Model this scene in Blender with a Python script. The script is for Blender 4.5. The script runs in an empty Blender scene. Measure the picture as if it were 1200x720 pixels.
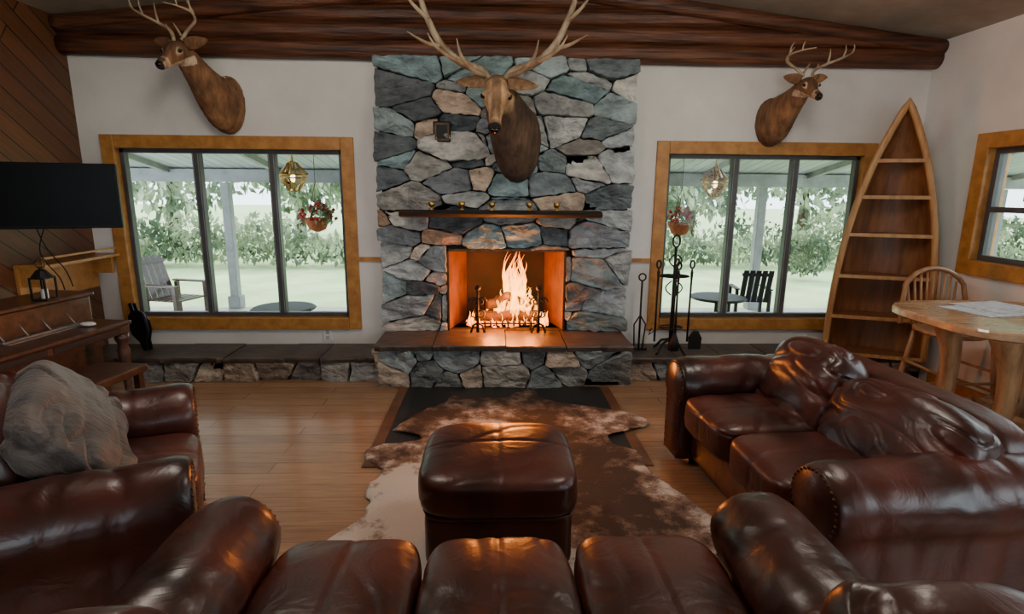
import bpy, bmesh, math, random
from math import *
from mathutils import Vector, Matrix, noise, Euler
random.seed(7)
S=bpy.context.scene
col=S.collection
def lin(r,g,b):
    f=lambda c:(c/255/12.92) if c<=10 else ((c/255+.055)/1.055)**2.4
    return (f(r),f(g),f(b),1)
# ---------------------------------------------------------------- materials
def base_mat(name):
    m=bpy.data.materials.new(name); m.use_nodes=True
    nt=m.node_tree; b=nt.nodes["Principled BSDF"]
    return m,nt,b
def M(name,c1,c2=None,scale=6,rough=.5,bump=0,bscale=None,metal=0,coat=0,stretch=(1,1,1),spec=.5,rot=(0,0,0),detail=6,ramp=(.35,.65),bdist=.01,attr=False,emit=None,sheen=0):
    m,nt,b=base_mat(name); N=nt.nodes; L=nt.links
    tc=N.new('ShaderNodeTexCoord'); mp=N.new('ShaderNodeMapping')
    mp.inputs['Scale'].default_value=stretch; mp.inputs['Rotation'].default_value=rot
    L.new(tc.outputs['Object'],mp.inputs['Vector'])
    n=N.new('ShaderNodeTexNoise'); n.inputs['Scale'].default_value=scale; n.inputs['Detail'].default_value=detail; n.inputs['Roughness'].default_value=.6
    L.new(mp.outputs[0],n.inputs['Vector'])
    r=N.new('ShaderNodeValToRGB'); r.color_ramp.elements[0].position=ramp[0]; r.color_ramp.elements[1].position=ramp[1]
    L.new(n.outputs['Fac'],r.inputs[0])
    if attr:
        a=N.new('ShaderNodeAttribute'); a.attribute_name='Col'
        r.color_ramp.elements[0].color=c1; r.color_ramp.elements[1].color=c2
        mx=N.new('ShaderNodeMix'); mx.data_type='RGBA'; mx.blend_type='MULTIPLY'; mx.inputs['Factor'].default_value=1
        L.new(a.outputs['Color'],mx.inputs['A']); L.new(r.outputs[0],mx.inputs['B']); L.new(mx.outputs['Result'],b.inputs['Base Color'])
    else:
        r.color_ramp.elements[0].color=c1; r.color_ramp.elements[1].color=c2 or c1
        L.new(r.outputs[0],b.inputs['Base Color'])
    b.inputs['Roughness'].default_value=rough; b.inputs['Metallic'].default_value=metal
    b.inputs['Coat Weight'].default_value=coat; b.inputs['Specular IOR Level'].default_value=spec
    if sheen: b.inputs['Sheen Weight'].default_value=sheen
    if bump:
        n2=N.new('ShaderNodeTexNoise'); n2.inputs['Scale'].default_value=bscale or scale*4; n2.inputs['Detail'].default_value=8
        L.new(mp.outputs[0],n2.inputs['Vector'])
        bp=N.new('ShaderNodeBump'); bp.inputs['Strength'].default_value=bump; bp.inputs['Distance'].default_value=bdist
        L.new(n2.outputs['Fac'],bp.inputs['Height']); L.new(bp.outputs[0],b.inputs['Normal'])
    if emit:
        b.inputs['Emission Color'].default_value=emit[0]; b.inputs['Emission Strength'].default_value=emit[1]
    return m
def brickmat(name,c1,c2,cm,bw,bh,mortar,rough,rot=(0,0,0),swz=None,offset=.5,bump=.3,coat=0,grain=(2,30,2),grainamt=.35):
    m,nt,b=base_mat(name); N=nt.nodes; L=nt.links
    tc=N.new('ShaderNodeTexCoord'); src=tc.outputs['Object']
    if swz:
        sp=N.new('ShaderNodeSeparateXYZ'); cb=N.new('ShaderNodeCombineXYZ'); L.new(src,sp.inputs[0])
        for i,k in enumerate(swz): L.new(sp.outputs[k],cb.inputs[i])
        src=cb.outputs[0]
    mp=N.new('ShaderNodeMapping'); mp.inputs['Rotation'].default_value=rot; L.new(src,mp.inputs['Vector'])
    br=N.new('ShaderNodeTexBrick'); br.inputs['Color1'].default_value=c1; br.inputs['Color2'].default_value=c2; br.inputs['Mortar'].default_value=cm
    br.inputs['Scale'].default_value=1; br.inputs['Mortar Size'].default_value=mortar; br.inputs['Brick Width'].default_value=bw; br.inputs['Row Height'].default_value=bh
    br.offset=offset; br.inputs['Bias'].default_value=0
    L.new(mp.outputs[0],br.inputs['Vector'])
    mp2=N.new('ShaderNodeMapping'); mp2.inputs['Scale'].default_value=grain; L.new(mp.outputs[0],mp2.inputs['Vector'])
    n=N.new('ShaderNodeTexNoise'); n.inputs['Scale'].default_value=2; n.inputs['Detail'].default_value=8; L.new(mp2.outputs[0],n.inputs['Vector'])
    r=N.new('ShaderNodeValToRGB'); r.color_ramp.elements[0].position=.3; r.color_ramp.elements[1].position=.7
    r.color_ramp.elements[0].color=(1-grainamt,)*3+(1,); r.color_ramp.elements[1].color=(1,1,1,1); L.new(n.outputs['Fac'],r.inputs[0])
    mx=N.new('ShaderNodeMix'); mx.data_type='RGBA'; mx.blend_type='MULTIPLY'; mx.inputs['Factor'].default_value=1
    L.new(br.outputs['Color'],mx.inputs['A']); L.new(r.outputs[0],mx.inputs['B']); L.new(mx.outputs['Result'],b.inputs['Base Color'])
    b.inputs['Roughness'].default_value=rough; b.inputs['Coat Weight'].default_value=coat; b.inputs['Coat Roughness'].default_value=.15
    bp=N.new('ShaderNodeBump'); bp.inputs['Strength'].default_value=bump; bp.inputs['Distance'].default_value=.004; bp.invert=True
    L.new(br.outputs['Fac'],bp.inputs['Height']); L.new(bp.outputs[0],b.inputs['Normal'])
    return m

mWall=M('wall_paint',lin(226,222,216),lin(210,206,200),scale=1.5,rough=.85,bump=.25,bscale=60,bdist=.004)
mCeil=M('ceiling_paint',lin(160,148,134),lin(138,127,114),scale=3,rough=.9,bump=.5,bscale=70,bdist=.006)
mFloor=brickmat('oak_floor',lin(186,142,106),lin(164,122,90),lin(92,64,46),1.25,.125,.0016,.25,coat=.35,grain=(2,26,1),bump=.2)
mPanel=brickmat('diagonal_panelling',lin(116,74,46),lin(92,57,34),lin(26,15,9),4,.14,.005,.5,swz=('Y','Z','X'),rot=(0,0,radians(35)),bump=.6,grain=(2,24,1))
mSlate=M('slate_slab',lin(86,74,66),lin(50,45,43),scale=5,rough=.42,bump=.6,bscale=14,bdist=.01)
mTile=brickmat('slate_tile',lin(50,48,47),lin(38,37,37),lin(22,21,20),.3,.3,.004,.38,offset=0,grain=(3,3,3))
mStone=M('field_stone',(.40,.41,.42,1),(1.32,1.32,1.30,1),scale=6,rough=.75,bump=1.0,bscale=18,bdist=.03,attr=True,detail=12,ramp=(.3,.62),stretch=(1,1,1.8))
mMortar=M('dark_mortar',lin(38,33,29),lin(24,20,18),scale=20,rough=.95,bump=.8)
mSoot=M('sooty_brick',lin(50,32,22),lin(18,13,11),scale=3,rough=.8,bump=.4)
mLog=M('dark_log',lin(46,23,12),lin(112,64,38),scale=3,rough=.5,bump=.7,bscale=5,stretch=(.6,9,9),bdist=.02)
mOak=M('oak_trim',lin(190,134,66),lin(158,104,48),scale=4,rough=.42,bump=.15,stretch=(3,3,3))
mPine=M('canoe_wood',lin(146,92,52),lin(104,63,34),scale=3,rough=.42,bump=.15,stretch=(7,7,1))
mPineL=M('gunwale_wood',lin(190,142,88),lin(156,110,64),scale=3,rough=.4,stretch=(7,7,1))
mDark=M('walnut',lin(84,54,38),lin(50,30,21),scale=3,rough=.35,bump=.15,stretch=(7,1,7),coat=.3)
mMantel=M('mantel_wood',lin(40,26,18),lin(22,15,11),scale=3,rough=.6,bump=.4,stretch=(1,7,7))
mIron=M('wrought_iron',lin(24,23,22),lin(14,13,13),scale=30,rough=.55,metal=.3,bump=.2)
mBrass=M('brass',lin(200,160,84),lin(170,128,60),scale=20,rough=.3,metal=1)
mNail=M('antique_nail',lin(100,72,46),lin(70,50,30),scale=20,rough=.35,metal=.9)
mBlack=M('black_plastic',lin(10,10,11),lin(14,14,15),rough=.45,spec=.2)
mScreen=M('tv_screen',lin(4,4,5),lin(5,5,6),rough=.35,spec=.12)
mVinyl=M('window_vinyl',lin(84,84,86),lin(70,70,73),rough=.4)
mWhite=M('white_plastic',lin(225,225,220),lin(215,215,210),rough=.4)
mGrey=M('grey_metal',lin(150,150,150),lin(120,120,120),rough=.35,metal=.6)
mPaper=M('paper',lin(205,205,205),lin(150,150,152),scale=30,rough=.8)
mTable=M('table_wood',lin(186,150,116),lin(150,114,82),scale=3,rough=.26,coat=.4,stretch=(1,7,7))
mLogL=M('peeled_log',lin(178,138,98),lin(132,94,60),scale=4,rough=.45,bump=.3,stretch=(5,5,1))
mChair=M('chair_wood',lin(176,132,92),lin(140,98,64),scale=5,rough=.4,stretch=(5,5,1))
mFire=M('firebrick',lin(112,68,40),lin(62,36,22),scale=4,rough=.6,bump=.3)
mChar=M('charred_log',lin(60,36,24),lin(18,14,12),scale=8,rough=.9,bump=.9,bdist=.02)
mAnt=M('antler_bone',lin(184,164,136),lin(120,98,74),scale=12,rough=.5,bump=.4,bscale=60,stretch=(1,1,.3))
mFur=M('animal_fur',(.5,.5,.5,1),(1.25,1.25,1.25,1),scale=26,rough=.85,bump=1.0,bscale=110,bdist=.008,attr=True,stretch=(1,1,.3),detail=9)
mEye=M('glass_eye',lin(8,6,5),rough=.05)
mDeck=M('patio_concrete',lin(170,168,160),lin(146,144,138),scale=3,rough=.8)
mPorch=brickmat('porch_boards',lin(196,202,206),lin(182,188,192),lin(116,118,118),6,.14,.006,.6,swz=('Y','X','Z'))
mPost=M('porch_paint',lin(150,152,150),lin(128,130,128),rough=.6)
mGrass=M('lawn_grass',lin(178,194,146),lin(146,170,114),scale=1.2,rough=.95,bump=.5,bscale=60)
mRed=M('geranium_red',lin(190,40,36),lin(150,24,24),rough=.6)
mCoir=M('coir_basket',lin(180,98,50),lin(140,74,38),rough=.9,scale=30,bump=.5)
def leafmat(name,c1,c2):
    m,nt,b=base_mat(name); N=nt.nodes; L=nt.links
    n=N.new('ShaderNodeTexNoise'); n.inputs['Scale'].default_value=1.3; n.inputs['Detail'].default_value=4
    tc=N.new('ShaderNodeTexCoord'); L.new(tc.outputs['Object'],n.inputs['Vector'])
    r=N.new('ShaderNodeValToRGB'); r.color_ramp.elements[0].position=.4; r.color_ramp.elements[1].position=.62
    r.color_ramp.elements[0].color=c1; r.color_ramp.elements[1].color=c2; L.new(n.outputs['Fac'],r.inputs[0]); L.new(r.outputs[0],b.inputs['Base Color'])
    b.inputs['Roughness'].default_value=.6
    t=N.new('ShaderNodeBsdfTranslucent'); L.new(r.outputs[0],t.inputs['Color'])
    mx=N.new('ShaderNodeMixShader'); mx.inputs[0].default_value=.4
    L.new(b.outputs[0],mx.inputs[1]); L.new(t.outputs[0],mx.inputs[2]); L.new(mx.outputs[0],nt.nodes['Material Output'].inputs['Surface'])
    return m
mLeaf=leafmat('hedge_leaves',lin(74,90,68),lin(160,172,136))
mLeaf2=leafmat('tree_leaves',lin(104,118,98),lin(196,206,176))
def glassmat(name,tint=(1,1,1,1),ior=1.45):
    m,nt,b=base_mat(name); N=nt.nodes; L=nt.links; N.remove(b)
    t=N.new('ShaderNodeBsdfTransparent'); t.inputs[0].default_value=tint
    g=N.new('ShaderNodeBsdfGlossy'); g.inputs['Roughness'].default_value=.02
    f=N.new('ShaderNodeFresnel'); f.inputs[0].default_value=ior
    mx=N.new('ShaderNodeMixShader'); L.new(f.outputs[0],mx.inputs[0]); L.new(t.outputs[0],mx.inputs[1]); L.new(g.outputs[0],mx.inputs[2])
    L.new(mx.outputs[0],N['Material Output'].inputs['Surface']); return m
mGlass=glassmat('window_glass',(.93,.97,.96,1),1.3); mLampG=glassmat('lantern_glass',(.95,.88,.7,1))
def leathermat(name='brown_leather',ca=lin(36,14,11),cb=lin(94,40,28)):
    m,nt,b=base_mat(name); N=nt.nodes; L=nt.links
    tc=N.new('ShaderNodeTexCoord')
    n=N.new('ShaderNodeTexNoise'); n.inputs['Scale'].default_value=3.2; n.inputs['Detail'].default_value=7; L.new(tc.outputs['Object'],n.inputs['Vector'])
    r=N.new('ShaderNodeValToRGB'); e=r.color_ramp.elements; e[0].position=.32; e[0].color=ca; e[1].position=.72; e[1].color=cb
    L.new(n.outputs['Fac'],r.inputs[0]); L.new(r.outputs[0],b.inputs['Base Color'])
    mr=N.new('ShaderNodeMapRange'); mr.inputs['To Min'].default_value=.27; mr.inputs['To Max'].default_value=.46; L.new(n.outputs['Fac'],mr.inputs['Value']); L.new(mr.outputs[0],b.inputs['Roughness'])
    b.inputs['Coat Weight'].default_value=.2; b.inputs['Coat Roughness'].default_value=.25
    n1=N.new('ShaderNodeTexNoise'); n1.inputs['Scale'].default_value=7; n1.inputs['Detail'].default_value=5; n1.inputs['Distortion'].default_value=1.4; L.new(tc.outputs['Object'],n1.inputs['Vector'])
    v=N.new('ShaderNodeTexVoronoi'); v.inputs['Scale'].default_value=260; L.new(tc.outputs['Object'],v.inputs['Vector'])
    b1=N.new('ShaderNodeBump'); b1.inputs['Strength'].default_value=.45; b1.inputs['Distance'].default_value=.014; L.new(n1.outputs['Fac'],b1.inputs['Height'])
    b2=N.new('ShaderNodeBump'); b2.inputs['Strength'].default_value=.12; b2.inputs['Distance'].default_value=.001; L.new(v.outputs['Distance'],b2.inputs['Height']); L.new(b1.outputs[0],b2.inputs['Normal'])
    L.new(b2.outputs[0],b.inputs['Normal']); return m
mLeather=leathermat(); mPill=M('grey_brown_fur_throw',lin(26,22,20),lin(92,80,72),scale=9,rough=.5,bump=.8,bscale=60,bdist=.012,stretch=(1,1,.35),detail=9,sheen=.3)
def hidemat():
    m,nt,b=base_mat('cowhide'); N=nt.nodes; L=nt.links
    a=N.new('ShaderNodeAttribute'); a.attribute_name='Col'
    tc=N.new('ShaderNodeTexCoord'); n=N.new('ShaderNodeTexNoise'); n.inputs['Scale'].default_value=7; n.inputs['Detail'].default_value=10; n.inputs['Roughness'].default_value=.72; L.new(tc.outputs['Object'],n.inputs['Vector'])
    ad=N.new('ShaderNodeMath'); ad.operation='ADD'; mu=N.new('ShaderNodeMath'); mu.operation='MULTIPLY_ADD'; mu.inputs[1].default_value=1.7; mu.inputs[2].default_value=-.85
    L.new(n.outputs['Fac'],mu.inputs[0]); L.new(a.outputs['Fac'],ad.inputs[0]); L.new(mu.outputs[0],ad.inputs[1])
    r=N.new('ShaderNodeValToRGB'); e=r.color_ramp.elements; e[0].position=.24; e[0].color=lin(62,44,36); e[1].position=.66; e[1].color=lin(208,198,188)
    x=e.new(.46); x.color=lin(130,104,88); L.new(ad.outputs[0],r.inputs[0]); L.new(r.outputs[0],b.inputs['Base Color']); b.inputs['Roughness'].default_value=.75
    n2=N.new('ShaderNodeTexNoise'); n2.inputs['Scale'].default_value=60; L.new(tc.outputs['Object'],n2.inputs['Vector'])
    bp=N.new('ShaderNodeBump'); bp.inputs['Strength'].default_value=.5; bp.inputs['Distance'].default_value=.006; L.new(n2.outputs['Fac'],bp.inputs['Height']); L.new(bp.outputs[0],b.inputs['Normal'])
    return m
mHide=hidemat()
def flamemat():
    m,nt,b=base_mat('flame'); N=nt.nodes; L=nt.links; N.remove(b)
    tc=N.new('ShaderNodeTexCoord'); sp=N.new('ShaderNodeSeparateXYZ'); L.new(tc.outputs['Generated'],sp.inputs[0])
    r=N.new('ShaderNodeValToRGB'); e=r.color_ramp.elements; e[0].position=0; e[0].color=(1,.26,.02,1); e[1].position=1; e[1].color=(1,.16,.01,1); x=e.new(.4); x.color=(1,.38,.05,1)
    L.new(sp.outputs['Z'],r.inputs[0])
    em=N.new('ShaderNodeEmission'); em.inputs['Strength'].default_value=9; L.new(r.outputs[0],em.inputs['Color'])
    t=N.new('ShaderNodeBsdfTransparent'); lw=N.new('ShaderNodeLayerWeight'); lw.inputs[0].default_value=.35
    n=N.new('ShaderNodeTexNoise'); n.inputs['Scale'].default_value=14; L.new(tc.outputs['Object'],n.inputs['Vector'])
    ad=N.new('ShaderNodeMath'); ad.operation='MULTIPLY_ADD'; ad.inputs[1].default_value=.9; ad.use_clamp=True
    L.new(n.outputs['Fac'],ad.inputs[0]); L.new(lw.outputs['Facing'],ad.inputs[2])
    mx=N.new('ShaderNodeMixShader'); L.new(ad.outputs[0],mx.inputs[0]); L.new(em.outputs[0],mx.inputs[1]); L.new(t.outputs[0],mx.inputs[2])
    L.new(mx.outputs[0],N['Material Output'].inputs['Surface']); return m
mFlame=flamemat()
mEmber=M('embers',lin(255,110,20),lin(60,14,4),scale=14,rough=.9,emit=((1,.2,.02,1),3))

# ---------------------------------------------------------------- helpers
def empty(name,loc=(0,0,0),rz=0,sc=1):
    o=bpy.data.objects.new(name,None); o.location=loc; o.rotation_euler=(0,0,radians(rz)); o.scale=(sc,)*3; o.empty_display_size=.1; col.objects.link(o); return o
def add(bm,name,mat,parent=None,smooth=False,loc=(0,0,0),rot=(0,0,0)):
    me=bpy.data.meshes.new(name); bmesh.ops.recalc_face_normals(bm,faces=bm.faces); bm.to_mesh(me); bm.free()
    if mat: me.materials.append(mat)
    if smooth:
        for p in me.polygons: p.use_smooth=True
    o=bpy.data.objects.new(name,me); col.objects.link(o); o.location=loc; o.rotation_euler=rot
    if parent: o.parent=parent
    return o
def bbox(bm,x0,x1,y0,y1,z0,z1):
    v=[bm.verts.new(p) for p in [(x0,y0,z0),(x1,y0,z0),(x1,y1,z0),(x0,y1,z0),(x0,y0,z1),(x1,y0,z1),(x1,y1,z1),(x0,y1,z1)]]
    for f in [(0,3,2,1),(4,5,6,7),(0,1,5,4),(1,2,6,5),(2,3,7,6),(3,0,4,7)]: bm.faces.new([v[i] for i in f])
def boxes(name,lst,mat,parent=None,bev=0):
    bm=bmesh.new()
    for b in lst: bbox(bm,*b)
    o=add(bm,name,mat,parent)
    if bev:
        md=o.modifiers.new('bevel','BEVEL'); md.width=bev; md.segments=2; md.limit_method='ANGLE'
    return o
def smooth_path(P,n):
    out=[]; m=len(P)
    for i in range(m-1):
        p0=P[max(i-1,0)];p1=P[i];p2=P[i+1];p3=P[min(i+2,m-1)]
        for k in range(n):
            t=k/n
            out.append(tuple(.5*((2*b)+(-a+c)*t+(2*a-5*b+4*c-d)*t*t+(-a+3*b-3*c+d)*t**3) for a,b,c,d in zip(p0,p1,p2,p3)))
    out.append(tuple(P[-1])); return out
def tube(bm,P,R,seg=10,up=None,closed=False):
    P=[Vector(p) for p in P]; n=len(P); rings=[]; prev=None
    for i,p in enumerate(P):
        t=(P[(i+1)%n]-P[i-1]) if closed else (P[min(i+1,n-1)]-P[max(i-1,0)])
        if t.length<1e-9: t=Vector((0,0,1))
        t.normalize()
        if up is not None: a=Vector(up)
        elif prev is not None: a=prev
        else: a=Vector((0,0,1)) if abs(t.z)<.9 else Vector((1,0,0))
        s=a.cross(t)
        if s.length<1e-5: s=Vector((1,0,0)).cross(t)
        s.normalize(); u=t.cross(s).normalized(); prev=u if up is None else prev
        r=R[i] if hasattr(R,'__len__') else R
        rx,ry=r if hasattr(r,'__len__') else (r,r)
        rings.append([bm.verts.new(p+s*cos(2*pi*k/seg)*rx+u*sin(2*pi*k/seg)*ry) for k in range(seg)])
    m=n if closed else n-1
    for i in range(m):
        a=rings[i]; b=rings[(i+1)%n]
        for k in range(seg): bm.faces.new([a[k],a[(k+1)%seg],b[(k+1)%seg],b[k]])
    if not closed:
        bm.faces.new(rings[0][::-1]); bm.faces.new(rings[-1])
    return rings
def tubes(name,lst,mat,parent=None,seg=10,loc=(0,0,0),rot=(0,0,0)):
    bm=bmesh.new()
    for P,R in lst: tube(bm,P,R,seg)
    return add(bm,name,mat,parent,True,loc,rot)
def lathe(bm,prof,c=(0,0,0),seg=20):
    rings=[[bm.verts.new((c[0]+r*cos(2*pi*k/seg),c[1]+r*sin(2*pi*k/seg),c[2]+z)) for k in range(seg)] for r,z in prof]
    for a,b in zip(rings,rings[1:]):
        for k in range(seg): bm.faces.new([a[k],a[(k+1)%seg],b[(k+1)%seg],b[k]])
    bm.faces.new(rings[0][::-1]); bm.faces.new(rings[-1])
def ball(bm,c,r,sub=2,sc=(1,1,1)):
    g=bmesh.ops.create_icosphere(bm,subdivisions=sub,radius=r)
    for v in g['verts']: v.co=Vector((v.co.x*sc[0]+c[0],v.co.y*sc[1]+c[1],v.co.z*sc[2]+c[2]))
def wall_holes(name,axis,pos,th,u0,u1,z0,z1,holes,mat):
    us=sorted({u0,u1,*[h[0] for h in holes],*[h[1] for h in holes]}); zs=sorted({z0,z1,*[h[2] for h in holes],*[h[3] for h in holes]})
    L=[]
    for a,b in zip(us,us[1:]):
        for c,d in zip(zs,zs[1:]):
            mu,mz=(a+b)/2,(c+d)/2
            if any(h[0]<mu<h[1] and h[2]<mz<h[3] for h in holes): continue
            L.append((a,b,pos,pos+th,c,d) if axis=='y' else (pos,pos+th,a,b,c,d))
    return boxes(name,L,mat)

D=4.83; XL=-3.38; XR=3.63
def ceilz(x): return 3.18-.118*abs(x-.1) if x>.1 else 3.18-.1*abs(x-.1)
# ---------------------------------------------------------------- shell
boxes('floor',[(XL-.15,XR+.15,-3,D+.15,-.1,0)],mFloor)
WL=(-3.12,-1.25,.42,1.88); WR=(1.45,3.17,.42,1.88)
wall_holes('wall_back','y',D,.15,XL,XR,0,3.3,[WL,WR,(-.40,.61,.35,1.06)],mWall)
boxes('wall_left',[(XL-.15,XL,-3,D+.15,0,3.3)],mPanel)
wall_holes('wall_right','x',XR,.15,-3,D+.15,0,3.3,[(2.3,4.14,1.04,1.9),(-1.6,1.0,.9,2.1)],mWall)
wall_holes('wall_rear','y',-3.15,.15,XL-.15,XR+.15,0,3.3,[(-2.2,2.2,.9,2.1)],mWall)
bm=bmesh.new()
for (xa,xb) in ((XL-.15,.1),(.1,XR+.15)):
    za,zb=ceilz(xa),ceilz(xb)
    v=[bm.verts.new(p) for p in [(xa,-3.15,za),(xb,-3.15,zb),(xb,D+.15,zb),(xa,D+.15,za),(xa,-3.15,za+.15),(xb,-3.15,zb+.15),(xb,D+.15,zb+.15),(xa,D+.15,za+.15)]]
    for f in [(0,3,2,1),(4,5,6,7),(0,1,5,4),(1,2,6,5),(2,3,7,6),(3,0,4,7)]: bm.faces.new([v[i] for i in f])
add(bm,'ceiling',mCeil)
# log gable
e=empty('log_gable_beam')
bm=bmesh.new(); f=[bm.verts.new(p) for p in [(XL,D-.03,2.6),(XR,D-.03,2.6),(XR,D-.03,ceilz(XR)),(.1,D-.03,3.18),(XL,D-.03,ceilz(XL))]]; bm.faces.new(f); add(bm,'gable_board',mLog,e)
def logline(name,A,B,r,sd,n=60,ry=None):
    bm=bmesh.new(); P=[];R=[]
    for k in range(n+1):
        p=Vector(A).lerp(Vector(B),k/n); x=p.x; p.y+=noise.noise(Vector((x*.8,sd*7,0)))*.015; p.z+=noise.noise(Vector((x*.8,sd*5,3)))*.008
        q=1+noise.noise(Vector((x*2,sd*9,1)))*.06; P.append(p); R.append((r*q,(ry or r)*q))
    tube(bm,P,R,20,up=(0,0,1)); return add(bm,name,mLog,e,True)
for i,(z,r) in enumerate([(2.63,.075),(2.765,.07),(2.895,.065),(3.02,.062)]):
    xa=XL; xb=XR
    while ceilz(xa)<z+.02: xa+=.02
    while ceilz(xb)<z+.02: xb-=.02
    logline('log_%d'%(i+1),(xa,D-.04-.0*i,z),(xb,D-.04,z),r*1.05,i+1)
logline('rake_log_left',(XL,D-.09,ceilz(XL)-.055),(.1,D-.09,3.18-.055),.06,21); logline('rake_log_right',(.1,D-.09,3.18-.055),(XR,D-.09,ceilz(XR)-.055),.06,22)
# trims
boxes('trim_1',[(-3.38,-3.2,D-.02,D,.94,.975)],mOak); boxes('trim_2',[(-1.17,-.96,D-.02,D,.94,.975)],mOak); boxes('trim_3',[(1.16,1.36,D-.02,D,.94,.975)],mOak)
boxes('baseboard_left',[(XL,XL+.02,-3,D-.5,0,.1)],mOak)
boxes('baseboard_right',[(XR-.02,XR,-3,D-.5,0,.1)],mOak)
def window_y(name,x0,x1,z0,z1,muls,cas=.085):
    e=empty(name)
    boxes('casing',[(x0-cas,x0+.02,D-.025,D+.16,z0-cas,z1+cas),(x1-.02,x1+cas,D-.025,D+.16,z0-cas,z1+cas),(x0+.02,x1-.02,D-.025,D+.16,z1-.02,z1+cas),(x0+.02,x1-.02,D-.035,D+.16,z0-cas,z0+.02)],mOak,e,.006)
    y0,y1=D+.04,D+.1; a,b,c,d=x0+.02,x1-.02,z0+.02,z1-.02
    L=[(a,a+.035,y0,y1,c,d),(b-.035,b,y0,y1,c,d),(a,b,y0,y1,d-.035,d),(a,b,y0,y1,c,c+.035)]
    for m_ in muls: L+=[(m_-.03,m_+.03,y0-.01,y1,c+.035,d-.035)]
    boxes('sash',L,mVinyl,e,.004)
    L=[]
    for m_ in muls: L+=[(m_-.022,m_-.018,y0-.016,y0-.01,c+.035,d-.035),(m_+.018,m_+.022,y0-.016,y0-.01,c+.035,d-.035)]
    boxes('sash_edge',L,mPost,e)
    bm=bmesh.new(); v=[bm.verts.new(p) for p in [(a,D+.07,c),(b,D+.07,c),(b,D+.07,d),(a,D+.07,d)]]; bm.faces.new(v); add(bm,'glass',mGlass,e)
window_y('window_1',*WL,[-2.48,-1.86]); window_y('window_2',*WR,[2.07,2.59])
e=empty('window_3'); y0,y1,z0,z1=2.3,4.14,1.04,1.9; c=.09
boxes('casing',[(XR-.025,XR+.16,y0-c,y0+.02,z0-c,z1+c),(XR-.025,XR+.16,y1-.02,y1+c,z0-c,z1+c),(XR-.025,XR+.16,y0+.02,y1-.02,z1-.02,z1+c),(XR-.035,XR+.16,y0+.02,y1-.02,z0-c,z0+.02)],mOak,e,.006)
boxes('sash',[(XR+.04,XR+.1,y0+.02,y0+.06,z0+.02,z1-.02),(XR+.04,XR+.1,y1-.06,y1-.02,z0+.02,z1-.02),(XR+.04,XR+.1,y0+.06,y1-.06,z1-.06,z1-.02),(XR+.04,XR+.1,y0+.06,y1-.06,z0+.02,z0+.06),(XR+.03,XR+.1,3.2,3.27,z0+.06,z1-.06),(XR+.03,XR+.1,y0+.06,y1-.06,1.42,1.46)],mVinyl,e)
bm=bmesh.new(); v=[bm.verts.new(p) for p in [(XR+.07,y0,z0),(XR+.07,y1,z0),(XR+.07,y1,z1),(XR+.07,y0,z1)]]; bm.faces.new(v); add(bm,'glass',mGlass,e)
boxes('window_notice',[(XR+.055,XR+.06,3.5,3.85,1.5,1.75)],mPaper)
e=empty('wall_outlet'); boxes('plate',[(-1.51,-1.43,D-.008,D,.225,.34)],mWhite,e,.003); boxes('socket',[(-1.485,-1.455,D-.012,D-.008,.24,.275),(-1.485,-1.455,D-.012,D-.008,.29,.325)],mPaper,e)

# ---------------------------------------------------------------- stonework
PAL=[lin(158,163,164),lin(126,146,148),lin(110,120,124),lin(184,182,176),lin(182,162,142),lin(160,130,108),lin(152,156,156),lin(160,158,152),lin(118,140,144),lin(190,180,166),lin(102,108,112),lin(134,130,124),lin(164,166,164),lin(90,98,102),lin(138,152,154),lin(146,152,156)]
def clip(poly,n,c):
    out=[]
    for i in range(len(poly)):
        a=poly[i];b=poly[(i+1)%len(poly)]; da=n[0]*a[0]+n[1]*a[1]-c; db=n[0]*b[0]+n[1]*b[1]-c
        if da<=0: out.append(a)
        if (da<0<db) or (db<0<da):
            t=da/(da-db); out.append((a[0]+(b[0]-a[0])*t,a[1]+(b[1]-a[1])*t))
    return out
def area(p): return .5*abs(sum(p[i][0]*p[(i+1)%len(p)][1]-p[(i+1)%len(p)][0]*p[i][1] for i in range(len(p))))
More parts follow.
